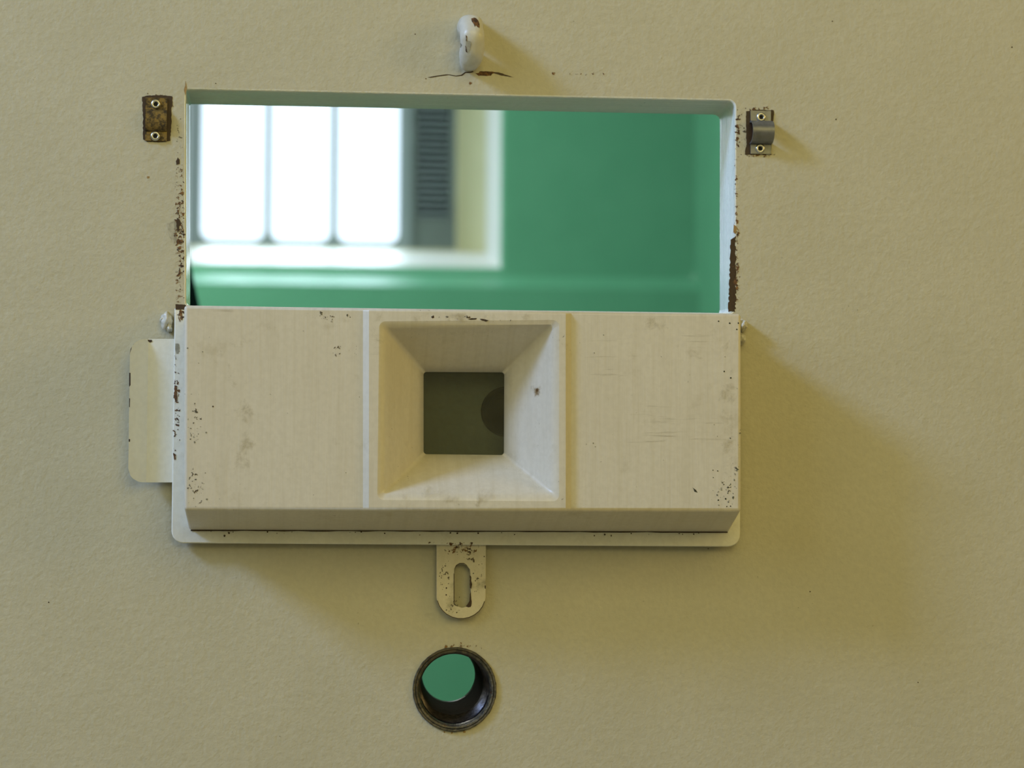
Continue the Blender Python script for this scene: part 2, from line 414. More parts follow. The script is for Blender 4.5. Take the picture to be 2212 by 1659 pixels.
# slot list: 0..10
slots = [M_door, M_jamb, M_jambT, M_bare, M_rusty, M_ochre, M_rustd, M_scuff, M_rust, M_ochrepl, M_flake, M_jambL]
door = struct(obj('door_1', bm, slots, smooth=30, fix=False))
door['label'] = 'cream painted steel cell door with a food hatch opening'

# weld blobs of the cover guides, on the door
def blob(name, c3, rad, seed, parent, mat, n=14):
    bm = bmesh.new(); bmesh.ops.create_icosphere(bm, subdivisions=4, radius=1)
    for v in bm.verts:
        k = 1+.28*noise.noise(v.co*1.6+Vector((seed,0,0)))+.10*noise.noise(v.co*4+Vector((0,seed,0)))
        v.co = Vector((v.co.x*rad[0]*k, v.co.y*rad[1]*k, v.co.z*rad[2]*k))+Vector(c3)
    return obj(name, bm, mat, parent, 180)
def weld(px, py, rx, ry, dep, seed):
    s = DIST/F
    return blob('weld_bead', at(px,py,-.0005), (rx*s, dep, ry*s), seed, door, M_weld)
weld(360,694,13,19,.009,1); weld(352,690,6,8,.006,2); weld(366,708,8,10,.008,3)
weld(1602,703,11,13,.010,4); weld(1601,733,9,12,.009,5)

# ------------------------------------------------------------------ threaded pipe sleeves
def sleeve(name, c0, c1, prof, mats, n=96, close=False):
    """prof: list of (t along axis 0..1, Y, radius, material)"""
    bm = bmesh.new(); prev = None
    for i,(t,Y,r,mi) in enumerate(prof):
        c = c0.lerp(c1, t)
        pts = ring3(c, r, Y, n)
        if i < 3: pts = [Vector((c.x+(p.x-c.x)*(1+.012*noise.noise(Vector((p.x*900,p.z*900,i)))), p.y, c.z+(p.z-c.z)*(1+.012*noise.noise(Vector((p.x*900,p.z*900,i)))))) for p in pts]
        cur = loop(bm, pts)
        if prev: skin(bm, prev, cur, mi)
        prev = cur
    if close: cap(bm, prev, mi)
    return obj(name, bm, mats, None, 50, fix=True)
c0 = at(*PIPE0); c1 = at(PIPE1[0],PIPE1[1],TH)
prof = [(0,.0008,RP-.0002,0),(0,-.0014,RP-.0002,0),(0,-.0021,RP-.0007,0),(0,-.0020,RP-.0017,0),(0,-.0013,RP-.0020,0),(0,-.0018,RP-.0025,0),(0,-.0014,RP-.0037,0),(.0,-.0004,RP-.0040,0),(.02,.0002,.0246,0),(.05,.0022,.0243,0)]
Y = .004; R = .0243; k = 0
while Y < .021:
    t = (Y/.05)
    prof += [(t,Y,R-.0001,2),(t,Y+.00055,R-.0009,2),(t,Y+.0011,R-.0001,2)]
    Y += .00125; R -= .00012
prof += [(.55,.0275,.0212,1),(.6,.030,.0205,1),(1,TH-.002,PR+.0006,1),(1,TH+.0005,PR,0),(1,TH+.002,PR+.001,0),(1,TH+.002,PR+.005,0),(1,TH+.0006,PR+.009,0)]
s1 = sleeve('threaded_pipe_sleeve', c0, c1, prof, [M_iron, M_pipe, M_thread])
origin(s1, c0); tag(s1, 'round rusty iron sleeve with threads, set through the door below the hatch', 'pipe sleeve')
c0s = at(*SOCK); prof = [(0,.0006,RS-.0002,0),(0,-.0010,RS-.0003,0),(0,-.0012,RS-.0012,0),(0,.0004,RS-.0030,0),(0,.002,RS-.0036,0)]
Y = .003
while Y < .016:
    prof += [(0,Y,RS-.0040,1),(0,Y+.0006,RS-.0048,1)]; Y += .0013
prof += [(0,.018,RS-.005,1),(0,.038,RS-.006,1)]
s2 = sleeve('threaded_pipe_socket', c0s, c0s, prof, [M_pipe, M_black], close=True)
origin(s2, c0s); tag(s2, 'dark round threaded socket seen through the square viewing glass', 'pipe socket')

# ------------------------------------------------------------------ hatch cover
cover = empty('hatch_cover', at(990,1170,0)); 
tag(cover, 'cream painted steel hatch cover with a square viewing funnel, lowered below the opening', 'hatch cover')
Pf, Pb = -.010, -.0055
# sliding plate
bm = bmesh.new()
pl = rpoly([(377,666),(1599,683),(1599,1181),(370,1173)], [2,3,26,26], 6)
plate(bm, pl, Pf, Pb, .0008, [rpoly([(900,792),(1104,793),(1103,996),(900,995)], 6, 3)])
bmesh.ops.recalc_face_normals(bm, faces=bm.faces)
e = Pf-.00012
stain(bm, 376, 663, 404, 693, e, 1); stain(bm, 377, 668, 402, 700, e*1.01, 1)
patch(bm, [(379,657),(400,658),(402,660),(402,668.5),(379,668.5)], e*1.015, 2, .5,1,30)
stain(bm, 372, 800, 388, 1000, e, 3); stain(bm, 370, 730, 392, 1010, e*1.01, 3)
patch(bm, [(377,832),(383,834),(383,862),(379,868),(376,858)], e*1.02, 4, 1,1,31)
patch(bm, [(374,978),(380,982),(380,992),(377,994)], e*1.02, 4, 1,1,32)
patch(bm, [(379,742),(386,742),(388,752),(385,764),(380,764),(378,752)], e*1.01, 5, .4,1,33)
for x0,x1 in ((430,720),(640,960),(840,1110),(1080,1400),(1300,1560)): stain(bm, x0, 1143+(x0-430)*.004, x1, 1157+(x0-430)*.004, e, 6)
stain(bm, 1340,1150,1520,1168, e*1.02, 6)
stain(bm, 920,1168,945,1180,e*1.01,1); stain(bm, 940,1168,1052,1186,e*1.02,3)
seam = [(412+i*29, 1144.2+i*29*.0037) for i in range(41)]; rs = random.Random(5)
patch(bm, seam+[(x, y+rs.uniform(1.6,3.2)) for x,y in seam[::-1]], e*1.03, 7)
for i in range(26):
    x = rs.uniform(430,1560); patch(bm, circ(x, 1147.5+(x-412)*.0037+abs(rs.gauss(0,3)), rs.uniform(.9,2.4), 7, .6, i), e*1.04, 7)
under(obj('slide_plate', bm, [M_plate, M_rustd, M_bare, M_rusty, M_rust, M_flake, M_grime, M_line], None, fix=False), cover)

# raised housing
Bf = -.062; Bc = -.0655
bm = bmesh.new()
TL, TR, BR, BL = (401,659),(1600,677.5),(1602,1105),(399,1101)
def topy(x): return 659+(x-401)*(677.5-659)/1199
def boty(x): return 1101.5+(x-399)*(3.5)/1203
xs = [(397.5,Bf),(784,Bf),(797,Bc),(1222,Bc),(1234,Bf),(1601,Bf)]
tops = [bm.verts.new(at(x,topy(x),Y)) for x,Y in xs]
bots = [bm.verts.new(at(x,boty(x),Y)) for x,Y in xs]
# rounded front rim: pull front outline in and add a rim ring
rimw = .0022
def rim(v, dx, dz, dy): return bm.verts.new(v.co+Vector((dx,dy,dz)))
for i in (0,1,3,4):
    if i == 0: f = bm.faces.new((tops[0],tops[1],bots[1],bots[0]))
    if i == 1: bm.faces.new((tops[1],tops[2],bots[2],bots[1]))
    if i == 3: bm.faces.new((tops[3],tops[4],bots[4],bots[3]))
    if i == 4: bm.faces.new((tops[4],tops[5],bots[5],bots[4]))
# centre panel with the funnel
fun_o = rpoly([(819,694),(1208,691),(1208,1083),(815,1080)], 14, 6)
fun_o2 = rpoly([(829,704),(1197,701),(1197,1071),(826,1069)], 10, 6)
fun_m = rpoly([(835,711),(1190,707),(1187,1063),(834,1062)], 9, 6)
fun_i = rpoly([(915,803),(1090,804),(1089,983),(915,981)], 7, 6)
Gi = -.0220
L0 = loop(bm, P(fun_o, Bc))
L1 = loop(bm, P(fun_o2, Bc+.0011))
L2 = loop(bm, P(fun_m, Bc+.0042))
fs = fill(bm, [[tops[2],tops[3],bots[3],bots[2]], L0])
skin(bm, L0, L1); skin(bm, L1, L2)
prev = L2
for k in range(1,7):
    t = k/6
    cur = loop(bm, [a.lerp(b, t) for a,b in zip(P(fun_m, Bc+.0042), P(fun_i, Gi))]); skin(bm, prev, cur); prev = cur
L3 = loop(bm, P(rpoly([(915,803),(1090,804),(1089,983),(915,981)], 7, 6), Gi+.0003)); 
cur = loop(bm, [Vector((p.co.x,Gi+.0032,p.co.z)) for p in prev]); skin(bm, prev, cur)
for v in L3: bm.verts.remove(v)
# sides back to the plate: the front outline, then the back outline on the plate
def backpt(i, top):
    x = xs[i][0]
    if top: p = tops[i].co.copy(); q = Vector((p.x, Pf, p.z-.0008))
    else:
        bx = 410+(x-400)*(1576-410)/1201; q = at(bx, 1144.5+(bx-410)*.0035, Pf)
    if top:
        bx = 410+(x-400)*(1574-410)/1201; q.x = at(bx, 700, Pf).x
    return q
bt = [bm.verts.new(backpt(i,True)) for i in range(6)]; bb = [bm.verts.new(backpt(i,False)) for i in range(6)]
for i in range(5):
    bm.faces.new((tops[i],bt[i],bt[i+1],tops[i+1])); bm.faces.new((bots[i],bots[i+1],bb[i+1],bb[i]))
bm.faces.new((tops[0],bots[0],bb[0],bt[0])); bm.faces.new((tops[5],bt[5],bb[5],bots[5]))
bmesh.ops.recalc_face_normals(bm, faces=bm.faces)
tv, bv = set(tops), set(bots)
be = [e_ for e_ in bm.edges if (e_.verts[0] in tv and e_.verts[1] in tv) or (e_.verts[0] in bv and e_.verts[1] in bv)]
be += [bm.edges.get((tops[0],bots[0])), bm.edges.get((tops[5],bots[5]))]
be += [bm.edges.get((tops[0],bt[0])), bm.edges.get((tops[5],bt[5])), bm.edges.get((bots[0],bb[0])), bm.edges.get((bots[5],bb[5]))]
bmesh.ops.bevel(bm, geom=be, offset=.0023, segments=4, profile=.5, affect='EDGES', clamp_overlap=True)
e = Bc-.00012; e0 = Bf-.00012
stain(bm, 925,678,1075,692,e,1); stain(bm, 960,680,1060,690,e*1.001,1); stain(bm, 1060,682,1120,704,e,1)
patch(bm, [(931,684),(937,681),(938,686),(934,688)], e, 2, .5,1,40)
patch(bm, [(1010,690),(1020,687),(1030,687),(1029,690),(1018,691)], e, 2, .5,1,41)
patch(bm, [(1036,689),(1044,689),(1056,692),(1050,695),(1040,692)], e, 2, .5,1,42)
stain(bm, 792,668,850,770,e,3); stain(bm, 840,672,1200,700,e,3); stain(bm, 800,1040,1230,1100,e,3); stain(bm, 790,700,830,790,e*1.001,4)
stain(bm, 402,850,440,1000,e0,1); stain(bm, 400,1000,450,1098,e0,1); stain(bm, 404,900,430,960,e0*1.001,5)
stain(bm, 1530,1020,1600,1095,e0,5); stain(bm, 1520,1040,1600,1100,e0*1.001,5); stain(bm, 1575,930,1602,1100,e0*1.002,5)
stain(bm, 1430,688,1580,760,e0,4); stain(bm, 1240,700,1420,860,e0,4); stain(bm, 1300,860,1600,1000,e0,4); stain(bm, 1235,1060,1400,1100,e0,4)
stain(bm, 1330,680,1480,750,e0,3); stain(bm, 1440,700,1560,790,e0*1.001,3); stain(bm, 1545,690,1602,1100,e0*1.001,3)
stain(bm, 640,668,790,700,e0,1); stain(bm, 700,730,780,780,e0,1); stain(bm, 430,662,530,684,e0,4); stain(bm, 480,700,560,1098,e0,3)
patch(bm, [(1591,939),(1598,940),(1597,947),(1590,949)], e0, 5, .6,1,43)
patch(bm, [(1496,1053),(1503,1058),(1507,1064),(1500,1062)], e0, 6, .6,1,44)
for i in range(46):
    r_ = random.Random(900+i); x = r_.choice([r_.uniform(1540,1600), r_.uniform(405,450), r_.uniform(410,1590)]); y = r_.uniform(690,1095)
    if 790 < x < 1240: continue
    patch(bm, circ(x,y,r_.uniform(.8,2.2),7,.5,i), e0, 6 if x > 1500 else 7)
patch(bm, circ(460,878,1.8,8), e0, 2)
for x0,x1 in ((700,860),(960,1110),(1360,1560)): pass
# slot materials: 0 box,1 scuff,2 bare,3 yellowed,4 scratches,5 green chips,6 old green,7 grey spot
M_spot = flat('grey_scuff_spot', (.25,.24,.18), .6)
box_o = under(obj('housing', bm, [M_box, M_scuff, M_bare, M_yell, M_scrat, M_greens, M_green, M_spot], None, smooth=38, fix=False), cover)

# viewing pane
bm = bmesh.new()
plate(bm, rpoly([(908,797),(1096,798),(1095,989),(908,987)], 8, 4), -.0208, -.0188, .0002)
vp = under(obj('viewing_pane', bm, M_peep, None), cover); vp['label'] = 'smoky grey viewing glass'
# rust spot in funnel (right face): small proud flake
bm = bmesh.new()
def on_funnel_right(px, py):
    # point on the right funnel face under pixel: intersect ray with plane through three points
    A = at(1190,707,Bc+.0042); B_ = at(1187,1063,Bc+.0042); C_ = at(1089.5,893,Gi)
    n = (B_-A).cross(C_-A).normalized(); d = ray(px,py); t = (A-CAM).dot(n)/d.dot(n)
    return CAM+d*t*.99994
uvl = bm.loops.layers.uv.verify()
def fstain(x0,y0,x1,y1,mi):
    v = loop(bm, [on_funnel_right(*p) for p in ((x0,y0),(x1,y0),(x1,y1),(x0,y1))]); f = bm.faces.new(v); f.material_index = mi
    for l,c in zip(f.loops, ((0,1),(1,1),(1,0),(0,0))): l[uvl].uv = c
fstain(1144,828,1174,862,0); fstain(1147,832,1171,858,0)
v = loop(bm, [on_funnel_right(1160+2.6*math.cos(k), 843+3.5*math.sin(k)) for k in (0,.9,1.8,2.7,3.6,4.5,5.4)]); f = bm.faces.new(v); f.material_index = 1
under(obj('rust_mark', bm, [M_yell, M_rust], None, None, fix=False), box_o) if False else None
o_ = obj('rust_mark', bm, [M_halo, M_rust], None, None, fix=False)
o_.data.transform(Matrix.Translation(-cover.location)); o_.parent = box_o; o_['label'] = 'brown rust mark in the funnel'

# finger pull at the left: flat part, then flared outwards
bm = bmesh.new()
sec = [(388,-.0062,735,1040),(318,-.0062,736,1042),(315,-.0066,736,1042),(281,-.0160,742,1034)]
def pull_z(px, Y, top): return at(px, top, Y).z
t2 = .0024
ptsF = []
prof_x = [(392,-.0068),(340,-.0068),(318.5,-.0068),(317.5,-.0070),(308,-.0096),(300,-.0118),(290,-.0146),(284,-.0162),(279,-.0176)]
F1,F2,B1,B2 = [],[],[],[]
for px,Y in prof_x:
    k = max(0,(312-px)/33.0)      # corner rounding at the free edge
    dy = 30*(1-math.sqrt(max(0,1-k*k))) if k < 1 else 30
    X = at(px, 880, Y).x
    zt = at(px, 732+(372-px)*.0+dy*1.05, Y).z; zb = at(px, 1042-dy, Y).z
    F1.append(bm.verts.new((X,Y,zt))); F2.append(bm.verts.new((X,Y,zb)))
    B1.append(bm.verts.new((X+(.0006 if px<315 else 0),Y+t2,zt))); B2.append(bm.verts.new((X+(.0006 if px<315 else 0),Y+t2,zb)))
for i in range(len(prof_x)-1):
    bm.faces.new((F1[i],F1[i+1],F2[i+1],F2[i])); bm.faces.new((B1[i],B2[i],B2[i+1],B1[i+1]))
    bm.faces.new((F1[i],B1[i],B1[i+1],F1[i+1])); bm.faces.new((F2[i],F2[i+1],B2[i+1],B2[i]))
bm.faces.new((F1[-1],B1[-1],B2[-1],F2[-1])); bm.faces.new((F1[0],F2[0],B2[0],B1[0]))
bmesh.ops.recalc_face_normals(bm, faces=bm.faces)
def ypull(px):
    for (a,ya),(b,yb) in zip(prof_x, prof_x[1:]):
        if a >= px >= b: return ya+(yb-ya)*(a-px)/(a-b)
    return prof_x[-1][1]
def ppatch(pts, mi):
    vs = loop(bm, [at(x,y,ypull(x)-.0003) for x,y in pts]); f = bm.faces.new(vs); f.material_index = mi
ppatch([(280,766),(282,754),(288,744),(298,737),(309,733),(309,736),(299,741),(293,747),(288,754),(284,762)], 1)
ppatch([(319,734),(328,734),(329,738),(324,740),(320,737)], 1)
ppatch([(279,805),(282,805),(282,832),(279,836)], 1)
ppatch([(279,860),(281,861),(280.5,880),(279,879)], 1)
ppatch([(278.5,948),(281,949),(281,954),(278.5,954)], 1)
for f in bm.faces:
    if f.material_index == 0 and abs(f.normal.x) > .9: f.material_index = 0
under(obj('finger_pull', bm, [M_tab, M_bare], None, 5, fix=False), cover)

# hasp tab with its slot
bm = bmesh.new()
Hf = -.0062
hp = [(943,1172),(1050,1172),(1049,1292)]+[(996+53*math.cos(a)*1.0, 1287+50*math.sin(a)) for a in [math.radians(10+k*16) for k in range(11)]]+[(943,1292)]
slot = [(981,1230),(986,1222),(993,1218),(1002,1218),(1009,1222),(1015,1230),(1016,1240),(1017,1262),(1017,1300),(1014,1306),(1006,1311),(998,1313),(989,1310),(981,1305)]
plate(bm, hp, Hf, Hf+.003, .0003, [slot], holebev=.0002)
bmesh.ops.recalc_face_normals(bm, faces=bm.faces)
e = Hf-.00012
patch(bm, [(1015,1242),(1018,1246),(1018,1255),(1020,1262),(1018,1272),(1015,1270)], e, 1, .5,1,50)
patch(bm, [(1017,1275),(1018,1290),(1019,1303),(1017,1311),(1012,1312),(1006,1310),(1010,1305),(1014,1298),(1015,1284)], e, 1, .4,1,51)
patch(bm, [(980,1238),(981.5,1240),(981.5,1304),(987,1309),(985,1309),(980,1305)], e, 1)
patch(bm, [(981,1230),(986,1222),(993,1217.5),(1002,1217.5),(1009,1222),(1009,1221),(1002,1216),(993,1216),(985,1221)], e, 1)
arc = [(996+53*math.cos(a), 1287+50*math.sin(a)) for a in [math.radians(14+k*14) for k in range(12)]]
arc2 = [(996+51.6*math.cos(a), 1287+48.6*math.sin(a)) for a in [math.radians(14+k*14) for k in range(12)]]
patch(bm, arc+arc2[::-1], e, 1)
patch(bm, [(1047,1265),(1049.5,1265),(1049,1272),(1047,1271)], e, 1)
stain(bm, 945,1178,1050,1200,e,2)
rs = random.Random(9)
for i in range(60):
    x, y = rs.uniform(947,1046), rs.uniform(1185,1325)
    if 976 < x < 1022 and 1212 < y < 1318 or (y > 1290 and (x-996)**2+(y-1287)**2 > 2100): continue
    patch(bm, circ(x, y, rs.uniform(.5,1.7), 6, .6, i), e, 4 if i%3 else 1)
for x0,y0,x1,y1 in ((946,1185,980,1290),(1014,1230,1048,1290),(955,1280,1000,1335),(1020,1215,1048,1265),(985,1185,1040,1220)): stain(bm, x0,y0,x1,y1,e*1.01,3)
hs = under(obj('hasp_tab', bm, [M_hasp, M_bare, M_rustd, M_scuff, flat('grey_speck', (.20,.19,.14), .6)], None, fix=False), cover)

# ------------------------------------------------------------------ staple above the opening
def staple():
    bm = bmesh.new()
    s = DIST/F
    top = at(1013, 61, 0); bot = at(1015, 129, 0)
    path = [(top+Vector((0,.010,0))),(top+Vector((0,0,0))),(top+Vector((0,-.010,-.0005))),(top+Vector((0,-.017,-.003))),(top+Vector((.0003,-.0215,-.0085))),
            (top.lerp(bot,.5)+Vector((0,-.0225,0))),(bot+Vector((0,-.0200,.0075))),(bot+Vector((0,-.0150,.0020))),(bot+Vector((0,-.008,0))),(bot+Vector((0,0,0))),(bot+Vector((0,.010,0)))]
    # smooth the path
    def cr(p0,p1,p2,p3,t): return .5*((2*p1)+(p2-p0)*t+(2*p0-5*p1+4*p2-p3)*t*t+(3*p1-p0-3*p2+p3)*t**3)
    fine = []
    for i in range(len(path)-1):
        p = [path[max(0,i-1)],path[i],path[i+1],path[min(len(path)-1,i+2)]]
        for k in range(11): fine.append(cr(*p,k/11))
    fine.append(path[-1])
    n = 56; prev = None
    for i,c in enumerate(fine):
        tan = (fine[min(i+1,len(fine)-1)]-fine[max(i-1,0)]).normalized()
        side = Vector((1,0,0)); up = side.cross(tan).normalized()
        u = i/(len(fine)-1)
        hw = 26.5*s*(1-.28*max(0,(u-.72)/.28)); hh = .0080
        ring = []
        for k in range(n):
            a = 2*math.pi*k/n; ca, sa = math.cos(a), math.sin(a)
            ca2 = math.copysign(abs(ca)**.88, ca); sa2 = math.copysign(abs(sa)**.88, sa)
            q = c+side*hw*ca2+up*hh*sa2
            q += Vector((1,1,1))*.0006*noise.noise(q*120)
            ring.append(bm.verts.new(q))
        if prev: skin(bm, prev, ring)
        else: cap(bm, ring)
        prev = ring
    cap(bm, prev)
    # lump of paint at the foot of each leg
    for c,rx,rz in ((top,16*s,9*s),(bot,17*s,12*s)):
        r = bmesh.ops.create_icosphere(bm, subdivisions=3, radius=1)
        for v in r['verts']:
            k = 1+.2*noise.noise(v.co*2+c*9); v.co = Vector((c.x+v.co.x*rx*k, v.co.y*.0045*k, c.z+v.co.z*rz*k))
    bmesh.ops.recalc_face_normals(bm, faces=bm.faces)
    return bm, top, bot, s
bm, tp, bt_, s = staple()
from mathutils.bvhtree import BVHTree
tree = BVHTree.FromBMesh(bm)
def proj(p):
    v = Rcw.transposed() @ (p-CAM)
    return (1106+F*v.x/v.z, 829.5-F*v.y/v.z)
def inside(x, y, poly):
    c = False
    for i in range(len(poly)):
        (x1,y1),(x2,y2) = poly[i-1],poly[i]
        if (y1>y) != (y2>y) and x < (x2-x1)*(y-y1)/(y2-y1)+x1: c = not c
    return c
for poly,mi in (([(1018,40),(1024,38),(1028,39),(1033,44),(1036,52),(1036,60),(1031,58),(1028,54),(1026,58),(1023,51),(1019,46)],1),
                ([(1006,78),(1008,82),(1008,92),(1011,88),(1016,89),(1018,96),(1016,104),(1012,112),(1009,113),(1006,104)],2),
                ([(1005,98),(1008,102),(1010,114),(1006,112)],1), ([(1006,76),(1009,78),(1009,89),(1006,88)],1),
                ([(989,95),(994,92),(998,97),(995,103),(990,102)],3)):
    xs_ = [p[0] for p in poly]; ys_ = [p[1] for p in poly]; stp = .55; cache = {}
    def gp(i,j):
        if (i,j) not in cache:
            d = ray(min(xs_)+i*stp, min(ys_)+j*stp).normalized(); h_ = tree.ray_cast(CAM, d)
            cache[(i,j)] = bm.verts.new(h_[0]-d*.00025) if h_[0] is not None and h_[0].y < -.006 else None
        return cache[(i,j)]
    for i in range(int((max(xs_)-min(xs_))/stp)+1):
        for j in range(int((max(ys_)-min(ys_))/stp)+1):
            if inside(min(xs_)+(i+.5)*stp, min(ys_)+(j+.5)*stp, poly):
                q = [gp(i,j),gp(i+1,j),gp(i+1,j+1),gp(i,j+1)]
                if all(q): f = bm.faces.new(q); f.material_index = mi
st = obj('staple', bm, [M_weld, M_rust, M_flake, M_spot], None, 60, fix=False)
origin(st, at(1012,95,0)); tag(st, 'thick white painted U shaped staple on the door above the hatch opening', 'staple')

# ------------------------------------------------------------------ pipe clips
def rivet(px, py, Y, parent, rpx=10.5):
    s = DIST/F; c = at(px,py,Y); r = rpx*s
    bm = bmesh.new(); prev = None
    for (rr_,yy) in ((1,.0002),(1,-.0004),(.93,-.0009),(.8,-.0013),(.62,-.0014),(.5,-.0012),(.42,-.0006),(.38,-.0001)):
        cur = loop(bm, ring3(c, r*rr_, Y+yy, 28))
        if prev: skin(bm, prev, cur, 0)
        prev = cur
    cap(bm, prev, 1)
    o = obj('rivet', bm, [M_rivet, M_black], None, 45)
    return under(o, parent)
def clip(cx, top, bot, hw, b0, b1, height, skew, mat, label, rivs, bandw, flat_top, edge_dark=None):
    root = empty('pipe_clip', at(cx, (top+bot)/2, 0)); tag(root, label, 'pipe clip', 'pipe clips beside the opening')
    s = DIST/F; bm = bmesh.new()
    # profile in (z, y): strap bent over a pipe; thickness t
    n = 14; t = .0012
    zc = lambda py: at(cx,py,0).z
    pr = [(zc(top),-.0004),(zc(b0)+.0004,-.0004)]
    z0, z1 = zc(b0), zc(b1); zm = (z0+z1)/2; hr = (z0-z1)/2
    for k in range(n+1):
        a = math.pi*k/n
        y = -.0004-height*(math.sin(a)**(.35 if flat_top else .75))
        pr.append((zm+hr*math.cos(a), y))
    pr += [(zc(b1)-.0004,-.0004),(zc(bot),-.0004)]
    def sect(x, off):
        out = []
        for i,(z,y) in enumerate(pr):
            a = Vector(pr[max(0,i-1)]); b = Vector(pr[min(len(pr)-1,i+1)]); d = (b-a).normalized()
            nn = Vector((d.y,-d.x))      # towards the viewer side
            if nn.y > 0: nn = -nn
            out.append(Vector((x+off*0, y+nn.y*t, z+nn.x*t)) if off else Vector((x,y,z)))
        return out
    xl0, xr0 = at(cx-hw,(top+bot)/2,0).x, at(cx+hw,(top+bot)/2,0).x
    L = len(pr); rows = []
    for x in (xl0, xr0):
        a = [bm.verts.new(p) for p in sect(x,0)]; b = [bm.verts.new(p) for p in sect(x,1)]; rows.append((a,b))
        if bandw:
            dx = (bandw*s)*(1 if x == xr0 else -1)
            for seq in (a,b):
                for i in range(2, L-2): seq[i].co.x += dx
    (a,b),(c,d) = rows
    for i in range(L-1):
        bm.faces.new((b[i],b[i+1],d[i+1],d[i])); bm.faces.new((a[i],c[i],c[i+1],a[i+1]))
        bm.faces.new((a[i],a[i+1],b[i+1],b[i])); bm.faces.new((c[i],d[i],d[i+1],c[i+1]))
    bm.faces.new((a[0],b[0],d[0],c[0])); bm.faces.new((a[-1],c[-1],d[-1],b[-1]))
    under(obj('strap', bm, mat, None, 28), root)
    for p in rivs: rivet(p[0],p[1],-.0016,root)
    return root
clip(337.5, 212, 305, 23.5, 241, 281, .0030, 0, M_brass, 'worn brown brass pipe clip with two rivets, left of the opening', [(336.5,225),(335.5,294)], -.5, True)
clip(1642.5, 240, 333, 22, 266, 309, .0118, 0, M_steel, 'dull grey steel pipe clip with a half round band, right of the opening', [(1644,253),(1642,321)], 1.2, False)

# ------------------------------------------------------------------ the cell behind the door
YL, YU, YR, YW = 3.10, 3.15, 3.27, 3.40      # lower wall, upper wall, after the splay, window plane
RX = at(1500, 450, YU).x; LX = -1.25
ZC = 2.95
zof = lambda py, Y: at(900, py, Y).z
xof = lambda px, Y: at(px, 450, Y).x
zl0, zl1 = zof(618, YL), zof(592, YU)
# window aperture rectangles: pixel at plane
def aper(Y, xr, yb, xl, zt): return [Vector((xl,Y,zof(yb,Y))),Vector((xof(xr,Y),Y,zof(yb,Y))),Vector((xof(xr,Y),Y,zt)),Vector((xl,Y,zt))]
XLw = xof(405, YW)
A0 = aper(YU, 1083, 578, XLw-.10, 2.58); A1 = aper(YR, 1050, 545, XLw-.045, 2.53); A2 = aper(YW, 985, 538, XLw-.002, 2.50)
bm = bmesh.new()
a0 = loop(bm, A0)
cr_ = [Vector((LX,YU,zl1)),Vector((RX,YU,zl1)),Vector((RX,YU,ZC)),Vector((LX,YU,ZC))]
ou = loop(bm, cr_); fill(bm, [ou, a0], 0)
lo = loop(bm, [Vector((LX,YL,zl0)),Vector((RX,YL,zl0))]); gr = loop(bm, [Vector((LX,YL,0)),Vector((RX,YL,0))])
f = bm.faces.new((lo[0],lo[1],ou[1],ou[0])); f.material_index = 0
bm.faces.new((gr[0],gr[1],lo[1],lo[0]))
ro = loop(bm, [Vector((LX,YW+.12,ZC)),Vector((RX,YW+.12,ZC)),Vector((RX,YW+.12,0)),Vector((LX,YW+.12,0))])
a1 = loop(bm, A1); a2 = loop(bm, A2); a3 = loop(bm, shiftY(A2, YW+.12))
fill(bm, [ro, a3], 0)
skin(bm, a0, a1, 1); skin(bm, a1, a2, 2); skin(bm, a2, a3, 1)
for i in range(4):
    j = (i+1)%4
bm.faces.new((ou[2],ou[3],ro[0],ro[1])); bm.faces.new((gr[0],ro[3],ro[2],gr[1]))
bmesh.ops.recalc_face_normals(bm, faces=bm.faces)
bl = [e_ for e_ in bm.edges if e_.verts[0] in a0 and e_.verts[1] in a0] + [e_ for e_ in bm.edges if set(e_.verts) == set(ou[:2])]
bmesh.ops.bevel(bm, geom=bl, offset=.008, segments=3, profile=.5, affect='EDGES')
wb = struct(obj('wall_back', bm, [M_cell, M_cellw, M_cream], None, 25, fix=False))
def slab(name, x0,x1,y0,y1,z0,z1,mat):
    b = bmesh.new(); box(b, x0,x1,y0,y1,z0,z1); return struct(obj(name, b, mat, None, None))
slab('wall_right', RX, RX+.15, TH+.0, YW+.12, 0, ZC, M_cell)
slab('wall_left', LX-.15, LX, TH+.0, YW+.12, 0, ZC, M_cell)
slab('floor', -3.6, 3.6, -2.9, YW+.3, -.1, 0, M_floor)
slab('ceiling', LX-.15, RX+.15, -.0+TH, YW+.12, ZC, ZC+.1, M_cell)
# the wall the door hangs in, and the corridor round the camera
b = bmesh.new()
o1 = [Vector((-3.6,0,0)),Vector((3.6,0,0)),Vector((3.6,0,4.4)),Vector((-3.6,0,4.4))]
i1 = [Vector((X0-.006,0,0.002)),Vector((X1+.006,0,0.002)),Vector((X1+.006,0,2.056)),Vector((X0-.006,0,2.056))]
L1_,L2_ = loop(b,o1),loop(b,i1); L3_,L4_ = loop(b,shiftY(o1,TH)),loop(b,shiftY(i1,TH))
fill(b,[L1_,L2_]); fill(b,[L3_,L4_]); skin(b,L1_,L3_); skin(b,L2_,L4_)
struct(obj('wall_front', b, M_door, None, 30))
slab('wall_corridor', -3.6, 3.6, -3.0, -2.9, 0, 4.4, M_corr)
slab('wall_corridor_left', -3.7, -3.6, -3.0, TH, 0, 4.4, M_corr)
slab('wall_corridor_right', 3.6, 3.7, -3.0, TH, 0, 4.4, M_corr)
slab('ceiling_corridor', -3.7, 3.7, -3.0, TH, 4.4, 4.5, M_corr)

